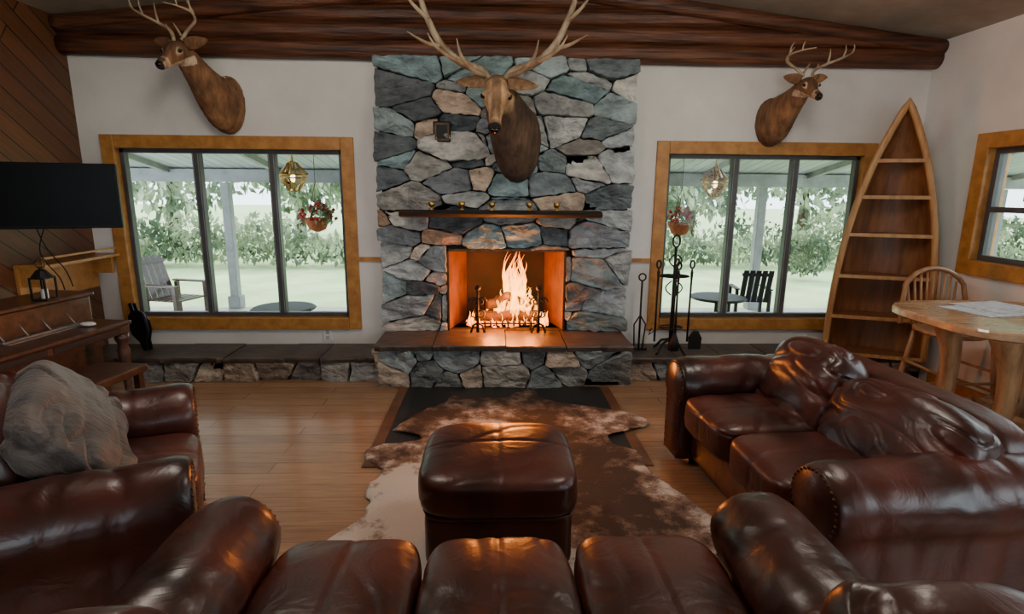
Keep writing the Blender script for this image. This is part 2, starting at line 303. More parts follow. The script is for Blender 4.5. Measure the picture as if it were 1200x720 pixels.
def stones(bm,lay,rect,nx,nz,place,hole=None,seed=1,gap=.007,thick=.05,asp=1.6,rag=.0,big=.5,pal=PAL,skip=.16):
    rnd=random.Random(seed); x0,x1,z0,z1=rect; seeds=[]
    for j in range(nz):
        for i in range(nx):
            if nx>2 and nz>1 and rnd.random()<skip: continue
            seeds.append((x0+(x1-x0)*(i+.5+((.5 if j%2 else 0)*.8-.2 if nz>1 and nx>2 else 0)+rnd.uniform(-.38,.38))/nx,z0+(z1-z0)*(j+.5+rnd.uniform(-.3,.3))/nz,rnd.uniform(-1,1)))
    cw=(x1-x0)/nx; cut=max(cw*4,(z1-z0)/nz*asp*4)
    for i,(sx,sz,w) in enumerate(seeds):
        j0,j1=rnd.uniform(0,rag),rnd.uniform(0,rag)
        poly=[(x0-j0,z0),(x1+j1,z0),(x1+j1,z1),(x0-j0,z1)]
        for k,(tx,tz,w2) in enumerate(seeds):
            if k==i: continue
            dx,dz=(tx-sx),(tz-sz)*asp
            if abs(dx)>cut or abs(dz)>cut: continue
            d2=dx*dx+dz*dz
            if d2<1e-6: continue
            off=(d2+ (w-w2)*big*cw*cw*.35)/2
            n=(dx,dz*asp); c=off+dx*sx+dz*asp*sz
            ln=hypot(*n); n=(n[0]/ln,n[1]/ln); c=c/ln-gap
            poly=clip(poly,n,c)
            if len(poly)<3: break
        if len(poly)<3: continue
        if hole:
            hx0,hx1,hz0,hz1=hole
            if max(p[0] for p in poly)>hx0 and min(p[0] for p in poly)<hx1 and max(p[1] for p in poly)>hz0 and min(p[1] for p in poly)<hz1:
                cs=[clip(poly,(1,0),hx0-.004),clip(poly,(-1,0),-hx1-.004),clip(poly,(0,-1),-hz1-.004)]
                cs=[q for q in cs if len(q)>2]
                if not cs: continue
                poly=max(cs,key=area)
        if area(poly)<.0012: continue
        pts=[]
        for a in range(len(poly)):
            p=poly[a];q=poly[(a+1)%len(poly)]; L_=hypot(q[0]-p[0],q[1]-p[1])
            if L_<.01: continue
            m=max(1,int(L_/.022))
            for k in range(m):
                t=k/m; pts.append((p[0]+(q[0]-p[0])*t,p[1]+(q[1]-p[1])*t))
        if len(pts)<4: continue
        cx=sum(p[0] for p in pts)/len(pts); cz=sum(p[1] for p in pts)/len(pts)
        pts=[((pts[a-1][0]+4*pts[a][0]+pts[(a+1)%len(pts)][0])/6,(pts[a-1][1]+4*pts[a][1]+pts[(a+1)%len(pts)][1])/6) for a in range(len(pts))]
        pts=[(p[0]+noise.noise(Vector((p[0]*20,p[1]*20,i)))*.013,p[1]+noise.noise(Vector((p[0]*20,p[1]*20,i+50)))*.013) for p in pts]
        hgt=thick*rnd.uniform(.35,1.35); tx,tz=rnd.uniform(-.2,.2),rnd.uniform(-.35,.35)
        c=pal[rnd.randrange(len(pal))]; br=rnd.uniform(.72,1.28); colr=(c[0]*br,c[1]*br,c[2]*br,1)
        rings=[]
        for s,hh in ((1,0),(1,.82),(.975,.97),(.92,1),(.75,1.0),(.52,1.01),(.3,1.01),(.12,1.01)):
            ring=[]
            for p in pts:
                u=cx+(p[0]-cx)*s; w_=cz+(p[1]-cz)*s
                d=hgt*hh
                if hh>0:
                    nn=noise.noise(Vector((u*8,w_*15,i*3.1)))
                    d+=((u-cx)*tx+(w_-cz)*tz)*min(1,hh)+(round(nn*3)/3*.014+nn*.010+noise.noise(Vector((u*30,w_*40,i*3.1)))*.008)*(1 if hh>.9 else .5)
                ring.append(bm.verts.new(place(u,w_,max(d,0))))
            rings.append(ring)
        fs=[]
        for a,b in zip(rings,rings[1:]):
            for k in range(len(a)): fs.append(bm.faces.new([a[k],a[(k+1)%len(a)],b[(k+1)%len(a)],b[k]]))
        fs.append(bm.faces.new(rings[-1]))
        for f in fs:
            for l in f.loops: l[lay]=colr
def stone_obj(name,parent,calls):
    bm=bmesh.new(); lay=bm.loops.layers.float_color.new('Col')
    for c in calls: stones(bm,lay,**c)
    return add(bm,name,mStone,parent,False)
FX0,FX1=-.95,1.14; FY=4.75
fp=empty('stone_fireplace')
HZ=.35; OX0,OX1,OZ1=-.40,.61,1.06
boxes('mortar_core',[(FX0+.02,OX0,FY,D,HZ-.02,2.56),(OX1,FX1-.02,FY,D,HZ-.02,2.56),(OX0,OX1,FY,D,OZ1,2.56)],mMortar,fp)
front=lambda y:(lambda u,w,d:(u,y-d,w))
stone_obj('chimney_stones',fp,[dict(rect=(FX0,FX1,HZ,2.57),nx=8,nz=15,place=front(FY),hole=(OX0,OX1,0,OZ1),seed=14,rag=.025,thick=.07,asp=1.95,big=1.5,gap=.004,skip=.18)]
 +[dict(rect=(FY-.0,D,HZ,2.57),nx=1,nz=13,place=(lambda u,w,d:(FX0+.02-d*.6,u,w)),seed=5,thick=.02,asp=1),dict(rect=(FY,D,HZ,2.57),nx=1,nz=13,place=(lambda u,w,d:(FX1-.02+d*.6,u,w)),seed=6,thick=.02,asp=1)])
bm=bmesh.new(); yb=5.2; a,b,c,d=OX0,OX1,HZ,OZ1; ai,bi,di=OX0+.14,OX1-.14,OZ1-.06
v=[bm.verts.new(p) for p in [(a,FY-.02,c),(b,FY-.02,c),(b,FY-.02,d),(a,FY-.02,d),(ai,yb,c),(bi,yb,c),(bi,yb,di),(ai,yb,di)]]
for f in [(1,2,6,5),(3,0,4,7)]: bm.faces.new([v[i] for i in f])
add(bm,'firebox_sides',mFire,fp)
bm=bmesh.new(); v=[bm.verts.new(p) for p in [(a,FY-.02,c),(b,FY-.02,c),(b,FY-.02,d),(a,FY-.02,d),(ai,yb,c),(bi,yb,c),(bi,yb,di),(ai,yb,di)]]
for f in [(0,1,5,4),(2,3,7,6),(4,5,6,7)]: bm.faces.new([v[i] for i in f])
add(bm,'firebox_back',mSoot,fp)
boxes('firebox_trim',[(a-.0,a+.015,FY-.045,FY-.02,c,d),(b-.015,b,FY-.045,FY-.02,c,d),(a,b,FY-.045,FY-.02,d-.02,d)],mNail,fp)
boxes('chimney_back',[(OX0-.3,OX1+.3,5.22,5.4,-.2,3.2),(OX0-.3,OX0-.02,4.98,5.22,-.2,3.2),(OX1+.02,OX1+.3,4.98,5.22,-.2,3.2)],mMortar,fp)
boxes('hearth_core',[(-.9,1.07,4.29,D,0,HZ-.045)],mMortar,fp)
def slabs(name,parent,x0,x1,y0,y1,z,th,n,seed):
    rnd=random.Random(seed); bm=bmesh.new(); xs=[x0]+[x0+(x1-x0)*(i+rnd.uniform(-.2,.2))/n for i in range(1,n)]+[x1]
    for a,b in zip(xs,xs[1:]):
        zt=z+rnd.uniform(-.004,.004); m=10; top=[];bot=[]
        out=[(a+.004,y1)]+[(a+.004+(b-a-.008)*k/m,y0+noise.noise(Vector((a*9+k*.9,seed,0)))*.022) for k in range(m+1)]+[(b-.004,y1)]
        top=[bm.verts.new((p[0],p[1]+(.006 if 0<i<len(out)-1 else 0),zt)) for i,p in enumerate(out)]
        mid=[bm.verts.new((p[0],p[1],zt-.01)) for p in out]; bot=[bm.verts.new((p[0],p[1]+.006,zt-th)) for p in out]
        bm.faces.new(top); bm.faces.new(bot[::-1])
        for A,B in ((top,mid),(mid,bot)):
            for k in range(len(out)): bm.faces.new([A[k],A[(k+1)%len(out)],B[(k+1)%len(out)],B[k]])
    return add(bm,name,mSlate,parent)
slabs('hearth_slab',fp,-.94,1.11,4.22,FY+.0,HZ,.045,4,3)
GP=[lin(150,152,150),lin(128,136,138),lin(166,164,158),lin(136,134,130),lin(164,148,132),lin(112,116,118),lin(124,134,136)]
stone_obj('hearth_stones',fp,[dict(rect=(-.92,1.09,0.0,HZ-.045),nx=8,nz=2,place=front(4.29),seed=21,thick=.045,asp=1.2,big=1.0,pal=GP,skip=.1,gap=.005),
  dict(rect=(4.29,4.8,0,HZ-.045),nx=2,nz=2,place=(lambda u,w,d:(-.9-d,u,w)),seed=22,thick=.03,asp=1.2),dict(rect=(4.29,4.8,0,HZ-.045),nx=2,nz=2,place=(lambda u,w,d:(1.07+d,u,w)),seed=23,thick=.03,asp=1.2)])
for nm,xa,xb,n,sd in (('stone_bench',XL,-.95,6,31),('stone_bench',1.12,XR,6,41)):
    e=empty(nm); boxes('core',[(xa,xb,4.44,D,0,.16)],mMortar,e); slabs('slab',e,xa,xb,4.38,D,.2,.04,n,sd)
    stone_obj('stones',e,[dict(rect=(xa,xb,0,.16),nx=int((xb-xa)/.24),nz=1,place=front(4.44),seed=sd+1,thick=.04,asp=1,big=.15,pal=GP)])
bm=bmesh.new(); rr=tube(bm,[(-.76+1.62*k/20,4.57+noise.noise(Vector((k*.5,0,0)))*.012,1.36) for k in range(21)],[(.12,.030)]*21,12,up=(0,0,1))
o=add(bm,'mantel_shelf',mMantel,fp,False)
for x in (-.5,-.26,-.02,.28,.5):
    bm=bmesh.new(); lathe(bm,[(.024,0),(.026,.004),(.009,.012),(.009,.022),(.022,.03),(.028,.065),(.022,.065)],seg=14)
    add(bm,'candle_holder',mBrass,None,True,loc=(x,4.54,1.389))
e=empty('iron_wall_plaque',(-.42,FY-.10,2.0))
boxes('plate',[(-.07,.07,0,.05,-.08,.08)],mIron,e,.006); boxes('relief',[(-.055,.055,-.006,0,-.065,-.055),(-.055,.055,-.006,0,.055,.065),(-.055,-.045,-.006,0,-.055,.055),(.045,.055,-.006,0,-.055,.055)],mNail,e)
# fire
fire=empty('log_fire',(.12,4.86,HZ)); fire.parent=fp
def logm(name,a,b,r,seed):
    bm=bmesh.new(); n=14; P=[Vector(a).lerp(Vector(b),k/n)+Vector((0,0,noise.noise(Vector((k*.3,seed,0)))*.012)) for k in range(n+1)]
    tube(bm,P,[r*(1+noise.noise(Vector((k*.5,seed,4)))*.2)*(.8 if k in(0,n) else 1) for k in range(n+1)],12); add(bm,name,mChar,fire,True)
logm('log_1',(-.3,-.02,.1),(.28,.0,.1),.05,1); logm('log_2',(-.24,.12,.11),(.3,.1,.1),.055,2); logm('log_3',(-.2,.0,.2),(.2,.12,.22),.045,3); logm('log_4',(-.24,.1,.17),(.02,-.04,.3),.035,4); logm('log_5',(.26,.1,.17),(.0,.02,.27),.035,5)
bm=bmesh.new()
for k in range(90):
    ball(bm,(random.uniform(-.36,.36),random.uniform(-.08,.2),random.uniform(.012,.05)),random.uniform(.012,.03),1,(1.3,1,.7))
add(bm,'embers',mEmber,fire)
bm=bmesh.new(); rnd=random.Random(4)
for k in range(48):
    bx=rnd.gauss(.02,.13); by=rnd.uniform(-.04,.14); hgt=rnd.uniform(.22,.44)*(1.35 if abs(bx-.04)<.11 else .6); r=rnd.uniform(.018,.042); ph=rnd.uniform(0,6)
    P=[];R=[];n=16
    for i in range(n+1):
        t=i/n; P.append((bx*(1-.3*t)+.05*sin(ph+t*6)*t+.05*t,by+.02*cos(ph+t*4)*t,.1+hgt*t*1.0)); w=r*(sin(pi*min(1,t*.8+.2))**.9)*(1-t)**.35*(1+.3*sin(ph+t*11))+.0008; R.append((w,w*.6))
    tube(bm,P,R,10)
for k in range(40):
    bx=rnd.uniform(-.36,.36); by=rnd.uniform(-.1,.0); hgt=rnd.uniform(.05,.14); r=rnd.uniform(.012,.022); ph=rnd.uniform(0,6); P=[];R=[]
    for i in range(9):
        t=i/8; P.append((bx+.015*sin(ph+t*4)*t,by,.02+hgt*t)); w=r*(1-t)**.6*(.5+t if t<.5 else 1)+.0006; R.append((w,w*.6))
    tube(bm,P,R,8)
add(bm,'flames',mFlame,fire,True)
def light(name,kind,loc,energy,color,parent=None,**k):
    l=bpy.data.lights.new(name,kind); l.energy=energy; l.color=color
    for a,b in k.items(): setattr(l,a,b)
    o=bpy.data.objects.new(name,l); o.location=loc; col.objects.link(o); o.parent=parent; return o
light('fire_glow','POINT',(0,-.16,.30),48,(1,.27,.045),fire,shadow_soft_size=.10)
light('fire_glow_low','POINT',(-.15,-.18,.14),11,(1,.24,.035),fire,shadow_soft_size=.06)
light('fire_glow_side','POINT',(.2,-.18,.16),11,(1,.24,.035),fire,shadow_soft_size=.06)
L=[]
for x in (-.26,.26):
    L+=[([(x,-.2,0),(x,-.2,.2),(x,-.2,.36)],[.014,.012,.011]),([(x,-.2,.06),(x,.2,.06)],.01),([(x-.06,-.22,0),(x-.04,-.2,.06),(x,-.2,.08),(x+.04,-.2,.06),(x+.06,-.22,0)],.01)]
    for s in (-1,1):
        L+=[([(x+s*(.04+.035*cos(t*pi/6))*(1-t/30),-.2,.27+.035*sin(t*pi/6)*(1-t/26)) for t in range(16)],.007),([(x+s*(.03+.028*cos(t*pi/6)),-.2,.16+.03*sin(t*pi/6)) for t in range(13)],.006)]
for k in range(9): 
    x=-.2+.05*k; L.append(([(x,-.18,.1),(x,-.17,.05),(x,.18,.05)],.007))
for x in(-.2,.2): L.append(([(x,-.12,0),(x,-.12,.05)],.008)); L.append(([(x,.15,0),(x,.15,.05)],.008))
L.append(([(-.26,-.17,.07),(.26,-.17,.07)],.007))
bm=bmesh.new()
for P,R in L: tube(bm,P,R,8)
for x in (-.26,.26): ball(bm,(x,-.2,.385),.026,2)
add(bm,'andirons',mIron,fire,True)
# fireplace tools
tl=empty('fireplace_tool_set',(1.5,4.56,.2))
L=[([(0,0,.02),(0,0,.9)],.012)]
for k in range(4):
    an=k*pi/2+.6; L.append(([(0,0,.12),(.09*cos(an),.09*sin(an),.09),(.15*cos(an),.15*sin(an),.02),(.17*cos(an),.17*sin(an),.01)],.010))
L.append(([(.03*cos(t*pi/8),0,.95+.05*sin(t*pi/8)) for t in range(17)],.008))
L.append(([(.12*cos(t*pi/10),.09*sin(t*pi/10),.66) for t in range(21)],.007)); L.append(([(-.12,0,.66),(.12,0,.66)],.007)); L.append(([(0,-.09,.66),(0,.09,.66)],.007))
L.append(([(.1*cos(t*pi/10),.08*sin(t*pi/10),.22) for t in range(21)],.006)); L.append(([(-.1,0,.22),(.1,0,.22)],.006))
for s in (-1,1): L.append(([(s*(.02+.05*sin(t*pi/8)),-.01,.5+.12*t/8) for t in range(9)],.006)); L.append(([(s*(.012+.04*sin(t*pi/8)),-.01,.74+.1*t/8) for t in range(9)],.006))
tubes('stand',L,mIron,tl,8)
for i,(x,y,ty) in enumerate(((-.14,-.02,'poker'),(.14,-.02,'shovel'),(0,-.11,'brush'),(.05,.1,'tongs'))):
    L=[([(x,y,.1),(x,y,.72)],.009),([(x+.018*cos(t*pi/6),y,.76+.032*sin(t*pi/6)) for t in range(13)],.008),([(x,y,.6),(x,y,.70)],[.008,.014])]
    if ty=='poker': L.append(([(x,y,.2),(x-.05,y,.16),(x-.03,y,.22)],.007))
    if ty=='brush': L.append(([(x,y,.05),(x,y,.12),(x,y,.2)],[.045,.04,.012]))
    if ty=='tongs': L.append(([(x+.03,y,.08),(x+.025,y,.4),(x,y,.6)],.006))
    tubes(ty,L,mIron,tl,8)
    if ty=='shovel':
        bm=bmesh.new(); g=[(-.05,.0),(.05,.0),(.055,.1),(.02,.16),(-.02,.16),(-.055,.1)]
        f=[bm.verts.new((x+.06+p[0],y-.03,p[1]+.04)) for p in g]; b2=[bm.verts.new((x+.06+p[0],y-.01,p[1]+.04)) for p in g]
        bm.faces.new(f); bm.faces.new(b2[::-1]); [bm.faces.new([f[k],f[(k+1)%6],b2[(k+1)%6],b2[k]]) for k in range(6)]; add(bm,'shovel_blade',mIron,tl)
tubes('iron_firewood_hook',[([(0,0,0),(0,0,.6)],.009),([(0,0,0),(-.05,-.02,0)],.008),([(.0+.03*cos(t*pi/6),0,.63+.03*sin(t*pi/6)) for t in range(13)],.007),([(-.05,0,.0),(.07,0,0)],.01),([(-.04,0,.0),(-.05,0,.22),(0,0,.3)],.007),([(0.03,0,.0),(.05,0,.22),(0,0,.3)],.007)],mIron,None,8,loc=(1.25,4.62,.21))

# ---------------------------------------------------------------- hearth tiles + rug
boxes('hearth_tile_inlay',[(-.68,.85,3.0,4.25,.0,.004)],mTile)
boxes('trim_4',[(-.75,-.68,2.93,4.25,0,.008),(.85,.92,2.93,4.25,0,.008),(-.68,.85,2.93,3.0,0,.008)],M('border_wood',lin(120,78,50),lin(90,56,34),scale=6,rough=.35))
out=[(-.66,3.42),(-.5,3.75),(-.36,3.88),(-.32,4.08),(-.12,4.0),(.1,4.04),(.28,4.16),(.40,3.95),(.65,3.82),(1.02,3.62),(1.02,3.46),(.77,3.38),(.74,3.2),(.86,3.1),(.88,2.85),(1.0,2.55),(1.1,2.22),(.95,2.08),(.6,2.05),(.2,1.85),(-.3,1.95),(-.62,2.02),(-.76,2.2),(-.62,2.45),(-.66,2.7),(-.62,2.88),(-.76,3.05),(-.7,3.2),(-.5,3.22),(-.48,3.34)]
pts=smooth_path(out+[out[0]],8)[:-1]; bm=bmesh.new(); lay=bm.loops.layers.float_color.new('Col'); rings=[]; cx,cy=.15,3.0
for s in [1,.985,.95,.9,.82,.74,.66,.58,.5,.4,.3,.2,.1,.03]:
    ring=[]
    for i,p in enumerate(pts):
        j=1+ (noise.noise(Vector((p[0]*22,p[1]*22,0)))*.03 if s>.9 else 0)
        x=cx+(p[0]-cx)*s*j; y=cy+(p[1]-cy)*s*j
        z=.011+ (0 if s>.99 else .006+max(0,noise.noise(Vector((x*5,y*5,2)))*.018))
        if abs(x-.02)<.4 and abs(y-2.26)<.4: z=.014
        ring.append(bm.verts.new((x,y,z)))
    rings.append(ring)
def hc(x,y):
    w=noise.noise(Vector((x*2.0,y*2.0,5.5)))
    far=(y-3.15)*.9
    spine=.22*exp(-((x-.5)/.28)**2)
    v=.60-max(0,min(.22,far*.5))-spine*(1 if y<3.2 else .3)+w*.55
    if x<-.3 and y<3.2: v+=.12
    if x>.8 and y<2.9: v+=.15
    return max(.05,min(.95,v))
for a,b in zip(rings,rings[1:]):
    for k in range(len(a)):
        f=bm.faces.new([a[k],a[(k+1)%len(a)],b[(k+1)%len(a)],b[k]])
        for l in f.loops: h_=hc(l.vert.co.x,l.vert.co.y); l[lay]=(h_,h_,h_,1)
bm.faces.new(rings[-1])
low=[bm.verts.new((v.co.x,v.co.y,.006)) for v in rings[0]]
for k in range(len(low)):
    f=bm.faces.new([low[k],low[(k+1)%len(low)],rings[0][(k+1)%len(low)],rings[0][k]])
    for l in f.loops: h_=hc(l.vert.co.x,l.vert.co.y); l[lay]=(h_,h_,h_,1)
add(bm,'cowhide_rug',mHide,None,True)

# ---------------------------------------------------------------- leather seating
def superbox(name,size,loc,parent,rot=(0,0,0),n=22,e=5,crown=0,wr=.004,seed=0,seams=(),mat=None,crease=0,cf=1,cw=5):
    bm=bmesh.new(); bmesh.ops.create_cube(bm,size=2); bmesh.ops.subdivide_edges(bm,edges=bm.edges,cuts=n,use_grid_fill=True)
    hx,hy,hz=size[0]/2,size[1]/2,size[2]/2
    for v in bm.verts:
        p=v.co; s=(abs(p.x)**e+abs(p.y)**e+abs(p.z)**e)**(-1/e); q=p*s
        x,y,z=q.x,q.y,q.z
        cz=crown*(1-x*x)*(1-y*y)*(1 if z>0 else -.3)*min(1,abs(z)*1.2)
        P=Vector((x*hx,y*hy,z*hz+cz))
        nn=Vector((x/hx,y/hy,z/hz)).normalized()
        w=noise.noise(Vector((P.x*4+seed,P.y*4,P.z*4)))*wr*1.6
        if crease:
            q2=Vector((P.x*3.2+seed,P.y*4,P.z*8+seed))*cf; q2+=noise.noise_vector(q2*.6)*.6
            edge=min(1,.35+max(abs(x),abs(z))**3)
            w-=crease*max(0,1-abs(noise.noise(q2))*cw)**1.3*edge
            w+=crease*.5*noise.noise(q2*1.3)
        P+=nn*w
        for ax,pos in seams:
            dd=(P.x if ax=='x' else P.y)-pos
            P-=nn*.005*exp(-(dd/.008)**2)
        v.co=P
    return add(bm,name,mat or mLeather,parent,True,loc,rot)
def arm(name,x,side,parent,y0,y1,ztop=.62,r=.145,seed=0):
    prof=[(-.105,.05),(-.107,.12),(-.108,.2),(-.11,.28),(-.112,.34)]
    cz=ztop-r
    for k in range(25):
        a=radians(218-(218+38)*k/24); prof.append((r*1.03*cos(a),cz+r*sin(a)))
    prof+=[(.112,.34),(.11,.28),(.108,.2),(.107,.12),(.105,.05)]
    sl=[(y0,.80),(y0+.012,.93),(y0+.04,.99)]+[(y0+.04+(y1-y0-.08)*k/40,1) for k in range(1,40)]+[(y1-.05,.995),(y1-.03,.975),(y1-.012,.94),(y1,.88)]
    bm=bmesh.new(); rings=[]
    for y,s in sl:
        ring=[]
        for px,pz in prof:
            X=px*s; Z=(cz+(pz-cz)*s) if pz>.34 else pz
            puff=.010*sin(pi*(y-y0)/(y1-y0)) if pz>cz else 0
            nx,nz=(px,pz-cz) if pz>.34 else (px,0)
            l=hypot(nx,nz) or 1
            w=noise.noise(Vector((px*5+seed,y*6,pz*5)))*.009+puff
            q2=Vector((px*3+seed,y*7,pz*3+seed)); q2+=noise.noise_vector(q2*.8)*.6
            w-=.008*max(0,1-abs(noise.noise(q2))*6)
            ring.append(bm.verts.new((x+X+nx/l*w,y,Z+nz/l*w)))
        rings.append(ring)
    m=len(prof)
    for a,b in zip(rings,rings[1:]):
        for k in range(m): bm.faces.new([a[k],a[(k+1)%m],b[(k+1)%m],b[k]])
    bm.faces.new(rings[0][::-1]); bm.faces.new(rings[-1])
    add(bm,name,mLeather,parent,True)
    pr=[(px*.90,(cz+(pz-cz)*.90) if pz>.34 else pz) for px,pz in prof]
    bm=bmesh.new(); path=smooth_path([(a*.93,(cz+(b-cz)*.93) if b>.34 else b) for a,b in pr],4); acc=0; last=None
    for q in path:
        if last: acc+=hypot(q[0]-last[0],q[1]-last[1])
        last=q
        if acc>.022 or acc==0: ball(bm,(x+q[0],y1+.001,q[1]),.0065,1,(1,.6,1)); acc=0.0001
    add(bm,name+'_nailheads',mNail,parent,True)
def couch(name,loc,rz,nseat,sw,depth=.95,back_h=.84,lean=14,bt=.24,pw=None,seed=0,by=None,seatd=None,cush_h=.5,armz=.62,backs=None):
    e=empty(name,loc,rz); W=nseat*sw; f=depth/2; aw=.125
    superbox('base',(W+.12,depth-.1,.24),(0,-.01,.18),e,n=10,e=12,wr=.003,seed=seed)
    sd=seatd or (depth-.26)
    for i in range(nseat):
        x=-W/2+sw*(i+.5)
        superbox('seat_cushion_%d'%(i+1),(sw-.004,sd,.20),(x,f-sd/2+.02,.365),e,n=44,e=6,crown=.022,wr=.005,seed=seed+i*3.3,seams=[('x',0)],crease=.005)
    bw=pw or sw
    yb=by if by is not None else -f+.26
    superbox('back_frame',(W+.22,.2,back_h-.12),(0,-f+.13,.06+(back_h-.12)/2),e,n=14,e=6,wr=.004,seed=seed+9)
    if backs is None: backs=[((-W/2+sw*(i+.5))*bw/sw,yb,back_h-cush_h/2+.01,0,bw,cush_h) for i in range(nseat)]
    for i,(x,y,z,rzz,ww,hh) in enumerate(backs):
        superbox('back_cushion_%d'%(i+1),(ww,bt,hh),(x,y,z),e,rot=(radians(lean),0,radians(rzz)),n=56,e=3.4,crown=.02,wr=.008,seed=seed+20+i*5.1,crease=.014,cf=1.35)
    arm('arm_left',-W/2-aw-.01,-1,e,-f+.06,f-.0,seed=seed+1,ztop=armz); arm('arm_right',W/2+aw+.01,1,e,-f+.06,f-.0,seed=seed+2,ztop=armz)
    boxes('feet',[(sx*(W/2+.1)-.03,sx*(W/2+.1)+.03,sy*(f-.12)-.03,sy*(f-.12)+.03,0,.07) for sx in(-1,1) for sy in (-1,1)],mDark,e)
    return e
couch('leather_sofa',(.015,1.1,0),0,3,.46,depth=1.04,back_h=.84,seed=3,seatd=.82,bt=.22,lean=8,
  backs=[(-.76,-.31,.665,10,.46,.34),(0,-.42,.6,0,.95,.46),(.82,-.25,.67,-12,.42,.34)])
c27=radians(27)
couch('leather_armchair',(-1.27-.45*cos(c27),2.22-.45*sin(c27),0),-63,1,.58,depth=.92,back_h=.84,seed=13,by=-.16,seatd=.62,bt=.3,pw=.62,lean=12)
couch('leather_loveseat',(1.56,2.42,0),94,2,.50,depth=.96,back_h=.77,seed=33,by=-.06,bt=.28,lean=24,seatd=.66,backs=[(-.32,-.10,.53,6,.70,.43),(.27,-.08,.555,2,.54,.48)])
superbox('fur_throw_pillow',(.68,.20,.46),(-1.64,2.07,.64),None,rot=(radians(38),radians(8),radians(-56)),n=56,e=4.2,wr=.016,seed=77,mat=mPill,crease=.022,cf=1.3)
e=empty('leather_ottoman',(.02,2.26,.016),0)
superbox('base',(.60,.56,.24),(0,0,.155),e,n=20,e=12,wr=.003,seed=51)
superbox('cushion',(.66,.62,.19),(0,0,.345),e,n=60,e=5,crown=.02,wr=.004,seed=52,seams=[('x',0),('y',.02)],crease=.004)
tubes('piping',[([(.305*cos(t*pi/20)*(abs(cos(t*pi/20))**8+abs(sin(t*pi/20))**8)**(-1/8),.285*sin(t*pi/20)*(abs(cos(t*pi/20))**8+abs(sin(t*pi/20))**8)**(-1/8),.262) for t in range(41)],.006)],mLeather,e,8)
boxes('feet',[(sx*.25-.03,sx*.25+.03,sy*.23-.03,sy*.23+.03,0,.05) for sx in(-1,1) for sy in (-1,1)],mDark,e)

# ---------------------------------------------------------------- trophies
def trophy(name,neck,hb,hd,L,hu,colfn,antlers,vox,earL=.5,earup=.35,eara=.02,eard=-.25):
    e=empty(name); hd=Vector(hd).normalized(); hb=Vector(hb); side=hd.cross(Vector(hu)).normalized(); up=side.cross(hd).normalized()
    bm=bmesh.new(); sp=smooth_path(neck,5)
    tube(bm,[s[:3] for s in sp],[(s[3],s[4]) for s in sp],24,up=(0,0,1))
    prof=[(-.06,.10,.12,.0),(0.0,.18,.19,0),(.12,.215,.235,.0),(.28,.225,.24,-.01),(.4,.20,.22,-.03),(.52,.145,.18,-.045),(.66,.112,.15,-.055),(.8,.105,.13,-.06),(.92,.112,.12,-.06),(.985,.09,.095,-.06),(1.01,.05,.06,-.06)]
    pp=smooth_path(prof,3)
    tube(bm,[hb+hd*(p[0]*L)+up*(p[3]*L) for p in pp],[(p[1]*L,p[2]*L) for p in pp],20,up=up)
    for s in (-1,1):
        ball(bm,hb+hd*(.36*L)+side*(s*.19*L)+up*(.1*L),.065*L,2)
    me=bpy.data.meshes.new('t'); bm.to_mesh(me); bm.free(); t=bpy.data.objects.new('t',me); col.objects.link(t)
    md=t.modifiers.new('r','REMESH'); md.mode='VOXEL'; md.voxel_size=vox
    md=t.modifiers.new('s','SMOOTH'); md.factor=.5; md.iterations=5
    dg=bpy.context.evaluated_depsgraph_get(); ev=t.evaluated_get(dg); me2=bpy.data.meshes.new_from_object(ev); bpy.data.objects.remove(t)
    ca=me2.color_attributes.new('Col','FLOAT_COLOR','POINT')
    for i,v in enumerate(me2.vertices):
        d=v.co-hb; ca.data[i].color=colfn(d.dot(hd)/L,d.dot(side)/L,d.dot(up)/L,v.co)
        nz=noise.noise(v.co*40)*.003; v.co+=v.normal*nz
    for p in me2.polygons: p.use_smooth=True
    me2.materials.clear(); me2.materials.append(mFur); o=bpy.data.objects.new('head_and_neck',me2); col.objects.link(o); o.parent=e
    bm=bmesh.new(); lay=bm.loops.layers.float_color.new('Col')
    for s in (-1,1):
        a=hb+hd*(eara*L)+side*(s*.17*L)+up*(.12*L); dr=(side*s*.9+up*earup+hd*eard).normalized(); n=12
        P=[a+dr*(earL*L*k/n) for k in range(n+1)]; R=[]
        for k in range(n+1):
            t_=k/n; w=.14*L*(sin(pi*min(1,(.18+.82*t_))**.8))**.7+.003; R.append((.016*L+.002,w) if abs(eard)<.2 else (w,.016*L+.002))
        tube(bm,P,R,12,up=hd)
    for f in bm.faces:
        for l in f.loops: l[lay]=colfn(.1,.25,.2,l.vert.co)
    add(bm,'ears',mFur,e,True)
    bm=bmesh.new()
    for s in (-1,1): ball(bm,hb+hd*(.375*L)+side*(s*.215*L)+up*(.085*L),.05*L,3)
    add(bm,'eyes',mEye,e,True)
    bm=bmesh.new(); ball(bm,hb+hd*(.985*L)+up*(-.03*L),.07*L,3,(1.1,.8,.8))
    add(bm,'nose',mEye,e,True)
    bm=bmesh.new()
    for P in antlers:
        sp=smooth_path(P,6); tube(bm,[q[:3] for q in sp],[max(.003,q[3]) for q in sp],10)
    add(bm,'antlers',mAnt,e,True)
    return e
def mixc(a,b,t): t=max(0,min(1,t)); return tuple(a[i]*(1-t)+b[i]*t for i in range(3))+(1,)
tan=lin(152,108,70); dk=lin(92,62,40); cream=lin(206,186,158); blk=lin(22,17,15)
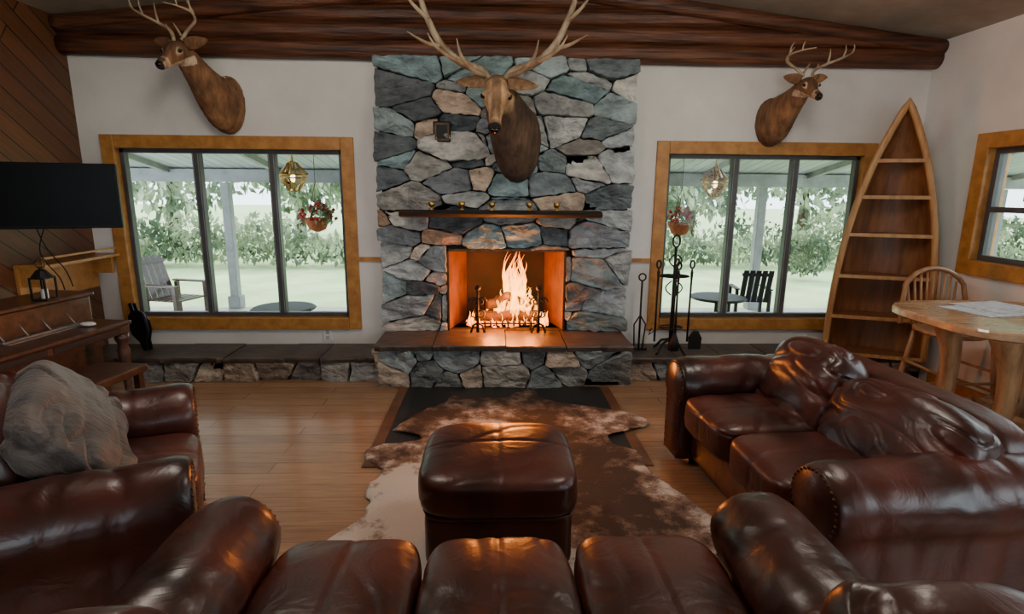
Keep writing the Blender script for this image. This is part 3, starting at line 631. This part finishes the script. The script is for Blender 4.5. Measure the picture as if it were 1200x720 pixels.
def deercol(a,s,u,p):
    c=mixc(tan,dk,.5+.8*noise.noise(p*7))
    if a>.0 and abs(s)<.3 and u>-.32:
        if a>.72: c=mixc(c,cream,.6)
        if a>.8 and u>.0: c=dk
        if a>.3 and a<.46 and u>.0 and abs(s)>.16: c=mixc(c,cream,.6)
        if u<-.14 and a<.8: c=mixc(c,cream,.7)
        if abs(s)<.07 and u>.05 and a<.75: c=mixc(c,dk,.6)
        if a>.94: c=blk
    return c
ek=lin(176,134,94); emane=lin(72,51,39)
def elkcol(a,s,u,p):
    face=(abs(s)<.3 and u>-.27 and a>-.05)
    if not face:
        c=mixc(emane,lin(108,82,62),.5+.8*noise.noise(p*6))
        return c
    c=mixc(ek,lin(198,160,120),.5+.7*noise.noise(p*8))
    c=mixc(c,emane,(-u-.17)*8)
    if a>.9: c=blk
    elif a>.78: c=mixc(c,lin(80,56,42),(a-.78)*6)
    if abs(s)<.08 and a<.8 and u>0: c=mixc(c,lin(110,76,50),.6)
    if a<.12: c=mixc(c,lin(96,66,44),.6)
    return c
elkA=[]
for s in (-1,1):
    o=.02
    elkA+= [[(o+s*.06,4.30,2.33,.032),(o+s*.12,4.27,2.39,.030),(o+s*.26,4.22,2.43,.027),(o+s*.38,4.16,2.52,.025),(o+s*.46,4.12,2.65,.022),(o+s*.52,4.1,2.82,.018),(o+s*.50,4.1,2.98,.012),(o+s*.46,4.1,3.06,.003)],
            [(o+s*.08,4.29,2.36,.020),(o+s*.16,4.15,2.36,.017),(o+s*.24,4.02,2.42,.012),(o+s*.27,3.95,2.52,.003)],
            [(o+s*.17,4.25,2.41,.018),(o+s*.28,4.12,2.42,.015),(o+s*.40,4.00,2.47,.011),(o+s*.46,3.95,2.55,.003)],
            [(o+s*.38,4.16,2.52,.018),(o+s*.48,4.08,2.52,.013),(o+s*.60,4.00,2.57,.003)],
            [(o+s*.47,4.11,2.68,.016),(o+s*.57,4.06,2.76,.011),(o+s*.64,4.02,2.87,.003)],
            [(o+s*.51,4.1,2.84,.013),(o+s*.58,4.12,2.93,.009),(o+s*.62,4.12,3.0,.003)]]
trophy('elk_head_mount',[(.19,4.74,1.93,.19,.33),(.18,4.66,1.94,.19,.32),(.15,4.56,2.0,.175,.26),(.10,4.47,2.1,.145,.2),(.05,4.40,2.2,.12,.15),(.02,4.36,2.27,.10,.11)],(.02,4.31,2.31),(-.05,-.58,-.80),.43,(0,-1,.6),elkcol,elkA,.010,earL=.52,earup=-.05,eara=.10,eard=.02)
def deer_antlers(hb,sc,szz,tilt,yaw):
    out=[]; hb=Vector(hb); R=Matrix.Rotation(radians(yaw),3,'Z')@Matrix.Rotation(radians(tilt),3,'X')
    def q(x,y,z,r): v=hb+R@Vector((x*sc,y*sc,z*szz)); return (v.x,v.y,v.z,r*.85)
    for s in(-1,1):
        out+=[[q(s*.035,0,-.02,.015),q(s*.08,.04,.09,.014),(q(s*.17,.03,.18,.012)),q(s*.22,-.06,.25,.010),q(s*.20,-.17,.29,.007),q(s*.15,-.25,.31,.003)],
              [q(s*.04,.0,.03,.010),q(s*.04,-.03,.1,.007),q(s*.035,-.05,.15,.003)],
              [q(s*.17,.03,.18,.010),q(s*.17,.02,.28,.008),q(s*.15,.0,.38,.003)],
              [q(s*.22,-.06,.25,.009),q(s*.225,-.07,.35,.006),q(s*.21,-.08,.42,.003)],
              [q(s*.20,-.17,.29,.007),q(s*.205,-.18,.36,.005),q(s*.195,-.18,.40,.002)]]
    return out
trophy('deer_head_mount',[(-2.15,D,2.20,.14,.23),(-2.16,4.76,2.21,.14,.22),(-2.19,4.66,2.27,.115,.165),(-2.23,4.55,2.38,.088,.11),(-2.26,4.47,2.47,.075,.085),(-2.27,4.43,2.51,.068,.072)],(-2.28,4.43,2.53),(-.12,-.85,-.48),.30,(0,0,1),deercol,deer_antlers((-2.29,4.41,2.60),.9,.62,8,-14),.007,earL=.55,earup=.1)
trophy('deer_head_mount',[(2.31,D,2.12,.13,.20),(2.31,4.76,2.13,.13,.19),(2.325,4.66,2.19,.105,.145),(2.345,4.55,2.26,.078,.1),(2.36,4.47,2.32,.066,.075),(2.365,4.43,2.345,.06,.065)],(2.365,4.44,2.36),(.0,-.88,-.44),.26,(0,0,1),deercol,deer_antlers((2.37,4.42,2.42),1.0,.5,6,8),.007,earL=.5,earup=.1)

# ---------------------------------------------------------------- canoe bookshelf
cb=empty('canoe_bookshelf',(3.20,4.50,.2),-20)
W=.36; H=2.04; dep=.26
def cw_(t): return W*(1-t**2.7)
n=40; prof=[(cw_(k/n),H*k/n) for k in range(n+1)]
bm=bmesh.new(); nv=12; rows=[]
for k in range(n+1):
    w,z=prof[k]; dd=dep*(1-(k/n)**4)*.9+.03; rows.append([bm.verts.new((w*cos(pi*j/nv), -dep/2+dd*sin(pi*j/nv)**.8,z)) for j in range(nv+1)])
for a,b in zip(rows,rows[1:]):
    for j in range(nv): bm.faces.new([a[j],a[j+1],b[j+1],b[j]])
o=add(bm,'hull',mPine,cb,True); md=o.modifiers.new('s','SOLIDIFY'); md.thickness=.014
bm=bmesh.new(); path=[(w,-dep/2,z) for w,z in prof]+[(-w,-dep/2,z) for w,z in prof[::-1][1:]]
tube(bm,path,[(.026,.016)]*len(path),8,up=(0,-1,0)); add(bm,'gunwale',mPineL,cb,True)
bm=bmesh.new()
for z in (.02,.34,.68,1.02,1.32,1.6):
    w=cw_(z/H)-.012; dd=(dep*(1-(z/H)**4)*.9+.03)*.97; m=12
    t=[bm.verts.new((w*cos(pi*j/m),-dep/2+dd*sin(pi*j/m)**.8,z+.012)) for j in range(m+1)]; b2=[bm.verts.new((v.co.x,v.co.y,z-.012)) for v in t]
    bm.faces.new(t); bm.faces.new(b2[::-1]); [bm.faces.new([t[k],t[(k+1)%len(t)],b2[(k+1)%len(t)],b2[k]]) for k in range(len(t))]
add(bm,'shelves',mPine,cb)
boxes('shelf_lips',[(-cw_(z/H)+.01,cw_(z/H)-.01,-dep/2-.012,-dep/2+.006,z-.014,z+.014) for z in (.02,.34,.68,1.02,1.32,1.6)],mPineL,cb)
boxes('keel_strip',[(-.012,.012,dep/2+.0,dep/2+.012,.0,1.4)],mPine,cb)

# ---------------------------------------------------------------- tv, desk etc.
tv=empty('television',(-2.96,3.86,1.485),20.5)
boxes('bezel',[(-.405,.405,-.02,.02,-.215,.215)],mBlack,tv,.006); boxes('screen',[(-.39,.39,-.023,-.02,-.195,.205)],mScreen,tv)
boxes('wall_arm',[(-.2,.0,.02,.06,-.1,.1),(-.35,-.2,.03,.05,-.03,.03)],mBlack,tv)
tubes('cables',[(smooth_path([(-.1,.03,-.2),(-.06,.04,-.35),(.02,.05,-.5),(.05,.05,-.62)],6),.004),(smooth_path([(-.05,.03,-.2),(-.1,.04,-.38),(-.02,.05,-.55),(0,.05,-.64)],6),.004)],mBlack,tv,6)
pn=empty('wooden_desk',(-2.58,3.9,0),82)
boxes('case',[(-1.2,.0,.22,.56,.0,.60),(-1.2,0,.26,.56,.60,.80),(-1.22,.02,.24,.58,.80,.83)],mDark,pn,.008)
boxes('desk_top',[(-1.22,.02,.0,.3,.54,.60),(-1.22,.02,-.02,.27,.60,.63)],mDark,pn,.01)
boxes('drawer_fronts',[(-1.15,-.62,-.006,.002,.552,.592),(-.58,-.07,-.006,.002,.552,.592)],mMantel,pn,.003)
bm=bmesh.new()
for x in (-.02,-1.16): lathe(bm,[(.03,0),(.022,.03),(.034,.08),(.022,.12),(.034,.3),(.04,.42),(.028,.46),(.045,.5),(.045,.54)],(x,.04,0),16)
add(bm,'legs',mDark,pn,True)
e=empty('letter_rack',(-2.80,3.45,.632),82)
boxes('rails',[(-.22,.3,.04,.05,0,.014),(-.22,.3,.12,.13,.10,.114),(-.22,.3,.0,.14,0,.006)],mGrey,e); tubes('wires',[([(x,.045,.005),(x,.125,.105)],.004) for x in (-.2,-.05,.1,.28)],mGrey,e,6)
e=empty('wooden_bench',(-2.42,3.1,0),82)
boxes('seat',[(-.4,.4,-.16,.16,.40,.45)],mDark,e,.01); boxes('legs',[(sx*.36-.02,sx*.36+.02,sy*.12-.02,sy*.12+.02,0,.40) for sx in(-1,1) for sy in(-1,1)],mDark,e)
bm=bmesh.new(); ball(bm,(0,0,.012),.05,3,(1,.62,.3)); add(bm,'computer_mouse',mWhite,None,True,loc=(-2.72,3.72,.634))
e=empty('candle_lantern',(-2.89,3.62,.83))
boxes('frame',[(-.05,.05,-.05,.05,0,.012),(-.05,.05,-.05,.05,.14,.15)]+[(sx*.045-.005,sx*.045+.005,sy*.045-.005,sy*.045+.005,.012,.14) for sx in(-1,1) for sy in(-1,1)],mIron,e)
bm=bmesh.new(); lathe(bm,[(.06,.15),(.03,.19),(.012,.2),(.012,.215)],seg=12); add(bm,'roof',mIron,e)
tubes('ring',[([(.03*cos(t*pi/8),0,.235+.03*sin(t*pi/8)) for t in range(17)],.003)],mIron,e,6)
bm=bmesh.new(); lathe(bm,[(.02,.012),(.02,.07),(.003,.072)],seg=12); add(bm,'candle',mWhite,e)
e=empty('wall_shelf'); boxes('boards',[(XL,-3.16,4.0,4.8,.98,1.0),(XL,-3.2,4.02,4.05,.84,.98),(XL,-3.2,4.74,4.77,.84,.98),(XL,XL+.02,4.0,4.8,.72,.98)],mOak,e)
boxes('rail',[(-3.18,-3.165,4.0,4.8,1.04,1.055),(-3.18,-3.165,4.0,4.015,1.0,1.04),(-3.18,-3.165,4.785,4.8,1.0,1.04)],mOak,e)
e=empty('fireplace_bellows',(-2.92,4.6,.2),0)
bm=bmesh.new(); g=[(-.02,0),(.02,0),(.03,.08),(.07,.16),(.075,.24),(.05,.32),(.015,.35),(.015,.42),(-.015,.42),(-.015,.35),(-.05,.32),(-.075,.24),(-.07,.16),(-.03,.08)]
for y in (0,.05):
    a_=[bm.verts.new((p[0],y,p[1])) for p in g]; b_=[bm.verts.new((p[0],y+.012,p[1])) for p in g]; bm.faces.new(a_); bm.faces.new(b_[::-1]); [bm.faces.new([a_[k],a_[(k+1)%14],b_[(k+1)%14],b_[k]]) for k in range(14)]
add(bm,'boards',mBlack,e,rot=(radians(-14),radians(-22),0),loc=(0,.0,.01))
superbox('bag',(.12,.04,.24),(-.06,.07,.21),e,rot=(radians(-14),radians(-22),0),n=6,e=3,wr=.001,mat=mBlack)

# ---------------------------------------------------------------- table and chairs
tb=empty('log_table',(2.94,2.98,0),0)
bm=bmesh.new(); m=48; pr=[(.53*(abs(cos(t))**(2/3.5))*(1 if cos(t)>0 else -1),.46*(abs(sin(t))**(2/3.5))*(1 if sin(t)>0 else -1)) for t in [2*pi*k/m for k in range(m)]]
rg=[[bm.verts.new((p[0]*s,p[1]*s,z)) for p in pr] for s,z in ((.97,.83),(1,.84),(1,.87),(.985,.88))]
bm.faces.new(rg[0][::-1]); bm.faces.new(rg[-1])
for a,b in zip(rg,rg[1:]): [bm.faces.new([a[k],a[(k+1)%m],b[(k+1)%m],b[k]]) for k in range(m)]
add(bm,'top',mTable,tb)
L=[]
for x,y in ((-.22,.14),(.34,.2),(-.22,-.25),(.34,-.25)): L.append((smooth_path([(x-.04,y,0),(x-.02,y,.2),(x+.01,y,.4),(x,y,.64),(x-.06,y,.83)],5),[.045+.03*(abs(k-9)/11)**2 for k in range(21)]))
tubes('log_legs',L,mLogL,tb,14); tubes('stretchers',[([(-.25,.14,.3),(.3,.2,.3)],.03),([(-.25,-.25,.3),(.3,-.25,.3)],.03),([(0,.17,.3),(0,-.25,.3)],.03)],mLogL,tb)
e=empty('newspaper',(2.95,3.12,.881),12); boxes('pages',[(-.24,.2,-.15,.15,.0005,.004),(-.1,.26,-.1,.2,.004,.008)],mPaper,e)
def windsor(loc,rz,sh=.5,bh=.52,sc=1):
    e=empty('windsor_chair',loc,rz,sc); bm=bmesh.new(); m=28
    rg=[[bm.verts.new((.21*s*cos(2*pi*k/m)*(1.05 if sin(2*pi*k/m)<0 else .95),.2*s*sin(2*pi*k/m),z)) for k in range(m)] for s,z in ((.85,sh-.035),(1,sh-.02),(1,sh-.005),(.9,sh-.004),(.6,sh-.012))]
    bm.faces.new(rg[0][::-1]); bm.faces.new(rg[-1])
    for a,b in zip(rg,rg[1:]): [bm.faces.new([a[k],a[(k+1)%m],b[(k+1)%m],b[k]]) for k in range(m)]
    add(bm,'seat',mChair,e,True); L=[]
    for x,y in ((-.15,-.14),(.15,-.14),(-.13,.13),(.13,.13)):
        L.append(([(x*1.35,y*1.4,0),(x*1.25,y*1.28,.12),(x*1.12,y*1.12,sh*.6),(x,y,sh-.02)],[.011,.017,.015,.012]))
    for zz in (.18,.3): L+=[([(-.19,-.18,zz),(-.165,.17,zz)],.009),([(.19,-.18,zz),(.165,.17,zz)],.009)]
    L.append(([(-.175,0,.18),(.175,0,.18)],.009)); L.append(([(-.19,-.18,.24),(.19,-.18,.24)],.009))
    tubes('legs',L,mChair,e)
    bow=[(.22*cos(pi*t/16)*(1.08 if 2<t<14 else 1),.15+.06*sin(pi*t/16)*.9,sh+bh*sin(pi*t/16)**.6) for t in range(17)]
    L=[(bow,.015)]
    for k in range(-4,5):
        x=k*.042; zt=sh+bh*(max(0,1-(x/.235)**2))**.35; L.append(([(x*.8,.16,sh-.01),(x,.205,zt-.01)],.007))
    tubes('spindle_back',L,mChair,e,8)
windsor((3.24,3.74,0),2,.54,.35,1.14)
windsor((3.15,2.2,0),180,.55)

# ---------------------------------------------------------------- exterior
boxes('lawn',[(-40,40,7.6,60,-.3,-.2),(3.78,40,-20,7.6,-.3,-.2)],mGrass)
boxes('patio_slab',[(-8,8,D+.15,7.6,-.25,-.05)],mDeck)
pc=empty('porch_roof'); bm=bmesh.new()
zr=lambda y:2.22-(y-4.98)*.165
def slab(bm,x0,x1,y0,y1,dz0,dz1):
    v=[bm.verts.new(p) for p in [(x0,y0,zr(y0)+dz0),(x1,y0,zr(y0)+dz0),(x1,y1,zr(y1)+dz0),(x0,y1,zr(y1)+dz0),(x0,y0,zr(y0)+dz1),(x1,y0,zr(y0)+dz1),(x1,y1,zr(y1)+dz1),(x0,y1,zr(y1)+dz1)]]
    for f in [(0,3,2,1),(4,5,6,7),(0,1,5,4),(1,2,6,5),(2,3,7,6),(3,0,4,7)]: bm.faces.new([v[i] for i in f])
slab(bm,-8,8,D+.16,8.0,0,.05); add(bm,'soffit',mPorch,pc)
bm=bmesh.new()
for x in (-7,-5.6,-4.2,-2.8,-1.4,0,1.4,2.8,4.2,5.6,7): slab(bm,x-.03,x+.03,D+.16,7.9,-.07,0)
add(bm,'rafters',mPost,pc)
boxes('fascia_beam',[(-8,8,7.5,7.62,1.62,zr(7.62)-.005)],mPost,pc)
for x in (-6.8,-3.5,3.6,6.9): 
    boxes('porch_post',[(x-.055,x+.055,7.5,7.61,-.05,1.615),(x-.08,x+.08,7.47,7.64,-.05,.12)],mPost,None,.01)
def leaves(name,rects,n,mat,size=.07,seed=1):
    rnd=random.Random(seed); bm=bmesh.new()
    for _ in range(n):
        x0,x1,y0,y1,z0,z1,kind=rects[rnd.randrange(len(rects))]
        if kind=='b':
            x,y,z=rnd.uniform(x0,x1),rnd.uniform(y0,y1),rnd.uniform(z0,z1)
            if z>z1-.5+.6*noise.noise(Vector((x*.7,y,3))): continue
        else:
            while True:
                a,b,c=[rnd.uniform(-1,1) for _ in range(3)]
                if a*a+b*b+c*c<1: break
            x,y,z=(x0+x1)/2+a*(x1-x0)/2,(y0+y1)/2+b*(y1-y0)/2,(z0+z1)/2+c*(z1-z0)/2
            if noise.noise(Vector((x*1.2,y*1.2,z*1.2)))<-.12: continue
        s=size*rnd.uniform(.6,1.4); R=Euler((rnd.uniform(0,6),rnd.uniform(0,6),rnd.uniform(0,6))).to_matrix()
        v=[bm.verts.new(Vector((x,y,z))+R@Vector(p)) for p in ((-s,0,0),(0,-s*.45,0),(s,0,0),(0,s*.45,0))]; bm.faces.new(v)
    return add(bm,name,mat)
leaves('garden_hedge',[(-16,-1,12.2,13.2,-.08,1.2,'b'),(1,18,12.5,13.5,-.08,1.25,'b')],24000,mLeaf,.08,2)
for i,(x,y,s) in enumerate(((-9.5,17,2.8),(-6.8,20,2.6),(-4.2,18,2.2),(-1.5,21,2.2),(4.6,18,2.3),(7.0,20,2.6),(9.4,17,2.8),(13,18,2.8),(-14,18,3))):
    e=empty('garden_tree',(x,y,-.19)); o=leaves('foliage',[(-s,s,-s*.8,s*.8,1.2,1.4+s*2,'e'),(-s*.6,s*.9,-s*.8,s*.6,.8,1+s,'e')],3600,mLeaf2,.16,30+i); o.parent=e
    tubes('trunk',[([(0,0,0),(.05,0,1.2),(0,.1,3)],[.2,.15,.08])],mDark,e)
leaves('garden_shrub',[(-7.6,-6.4,10.2,11.2,-.1,.7,'e'),(5.6,6.8,10.6,11.4,-.1,.8,'e'),(2.6,3.6,11.2,11.9,-.1,.6,'e')],4500,mLeaf,.06,9)
def lamp_reflection(loc):  # lantern added outside, standing in for an indoor lamp's reflection in the glass
    e=empty('reflected_lamp',loc); bm=bmesh.new(); lathe(bm,[(.05,-.16),(.13,-.03),(.13,.0),(.16,.01),(.05,.12),(.02,.14),(.01,.18)],seg=6); add(bm,'glass_body',mLampG,e)
    L=[]
    for k in range(6):
        a=k*pi/3; L.append(([(.05*cos(a),.05*sin(a),-.16),(.13*cos(a),.13*sin(a),-.03),(.13*cos(a),.13*sin(a),0),(.05*cos(a),.05*sin(a),.12)],.006))
    for r,z in((.05,-.16),(.132,-.03),(.135,0.005),(.05,.12)): L.append(([(r*cos(k*pi/3),r*sin(k*pi/3),z) for k in range(7)],.007))
    L.append(([(0,0,.12),(0,0,zr(loc[1])-loc[2])],.006)); tubes('frame',L,mBrass,e,6)
    bm=bmesh.new(); ball(bm,(0,0,-.03),.03,2,(1,1,1.4)); add(bm,'added_bulb',M('bulb_glow',lin(255,220,160),rough=.5,emit=((1,.75,.4,1),8)),e,True)
lamp_reflection((-2.05,5.9,1.68)); lamp_reflection((2.3,5.9,1.66))
def basket(loc,seed):
    e=empty('hanging_flower_basket',loc); bm=bmesh.new(); lathe(bm,[(.02,-.16),(.09,-.13),(.13,-.04),(.14,0),(.12,0)],seg=16); add(bm,'basket',mCoir,e,True)
    o=leaves('leaves',[(-.2,.2,-.2,.2,-.02,.16,'e'),(-.24,.24,-.2,.2,-.1,.06,'e')],300,mLeaf,.03,seed); o.parent=e
    bm=bmesh.new(); rnd=random.Random(seed)
    for k in range(42):
        a=rnd.uniform(0,6.28); r=rnd.uniform(.03,.22); ball(bm,(r*cos(a),r*sin(a),.17-r*.6+rnd.uniform(-.06,.04)),rnd.uniform(.014,.028),1)
    add(bm,'blossoms',mRed,e,True)
    tubes('hanger',[([(.13*cos(a),.13*sin(a),0),(0,0,.4)],.003) for a in (0,2.1,4.2)]+[([(0,0,.4),(0,0,zr(loc[1])-loc[2])],.003)],mIron,e,6)
basket((-2.02,6.5,1.22),5); basket((2.16,6.5,1.2),6)
def patio_chair(loc,rz,mat,sc=1):
    e=empty('patio_chair',loc,rz,sc)
    boxes('seat_slats',[(-.25,.25,-.25+k*.1,-.17+k*.1,.36,.38) for k in range(5)],mat,e)
    o=boxes('back_slats',[(-.25+k*.1,-.17+k*.1,-.01,.01,0,.6) for k in range(5)]+[(-.25,.25,-.02,.02,.5,.55)],mat,e); o.location=(0,.25,.36); o.rotation_euler=(radians(-18),0,0)
    boxes('legs',[(sx*.27-.025,sx*.27+.025,sy*.24-.025,sy*.24+.025,0,.58 if sy<0 else .56) for sx in(-1,1) for sy in(-1,1)]+[(sx*.27-.04,sx*.27+.04,-.28,.28,.57,.59) for sx in (-1,1)],mat,e)
patio_chair((-3.75,6.6,-.05),75,mDark,.85); patio_chair((3.25,6.9,-.05),170,mIron,.72); patio_chair((-1.32,6.0,-.05),-70,mIron,.9)
for loc in ((2.6,6.3,-.05),(-2.15,5.65,-.05)):
    bm=bmesh.new(); lathe(bm,[(.2,0),(.18,.02),(.03,.04),(.03,.36),(.30,.38),(.32,.395),(.3,.41)],loc,24); add(bm,'patio_table',mIron,None)

# ---------------------------------------------------------------- light
w=bpy.data.worlds.new('World'); S.world=w; w.use_nodes=True; bg=w.node_tree.nodes['Background']; bg.inputs[0].default_value=(.80,.92,1,1); bg.inputs[1].default_value=5.4
s=light('sun','SUN',(0,20,20),4.0,(1,.96,.88),angle=.05); s.rotation_euler=Euler((radians(-38),radians(-18),0))
for x,y in ((-1.2,2.6),(1.5,2.6)):  # two unseen ceiling fixtures, added as fill to brighten the room
    e=empty('added_fill_light',(x,y,ceilz(x)-.03)); bm=bmesh.new(); lathe(bm,[(.06,.03),(.16,.0),(.15,-.04),(.08,-.07),(.01,-.08)],seg=24)
    add(bm,'fill_shade',M('fill_shade_glass',lin(240,230,210),rough=.4,emit=((1,.85,.65,1),2)),e,True)
    light('added_bulb','POINT',(0,0,-.24),54,(1,.9,.8),e,shadow_soft_size=.25)

cam=bpy.data.cameras.new('camera'); cam.sensor_width=36; cam.lens=653.7/1200*36; cam.clip_start=.02
co=bpy.data.objects.new('camera',cam); col.objects.link(co)
co.matrix_world=Matrix.Translation((0,0,1.55))@Matrix.Rotation(radians(-1.87),4,'Z')@Matrix.Rotation(radians(90-11.85),4,'X')@Matrix.Rotation(radians(.51),4,'Z')
S.camera=co
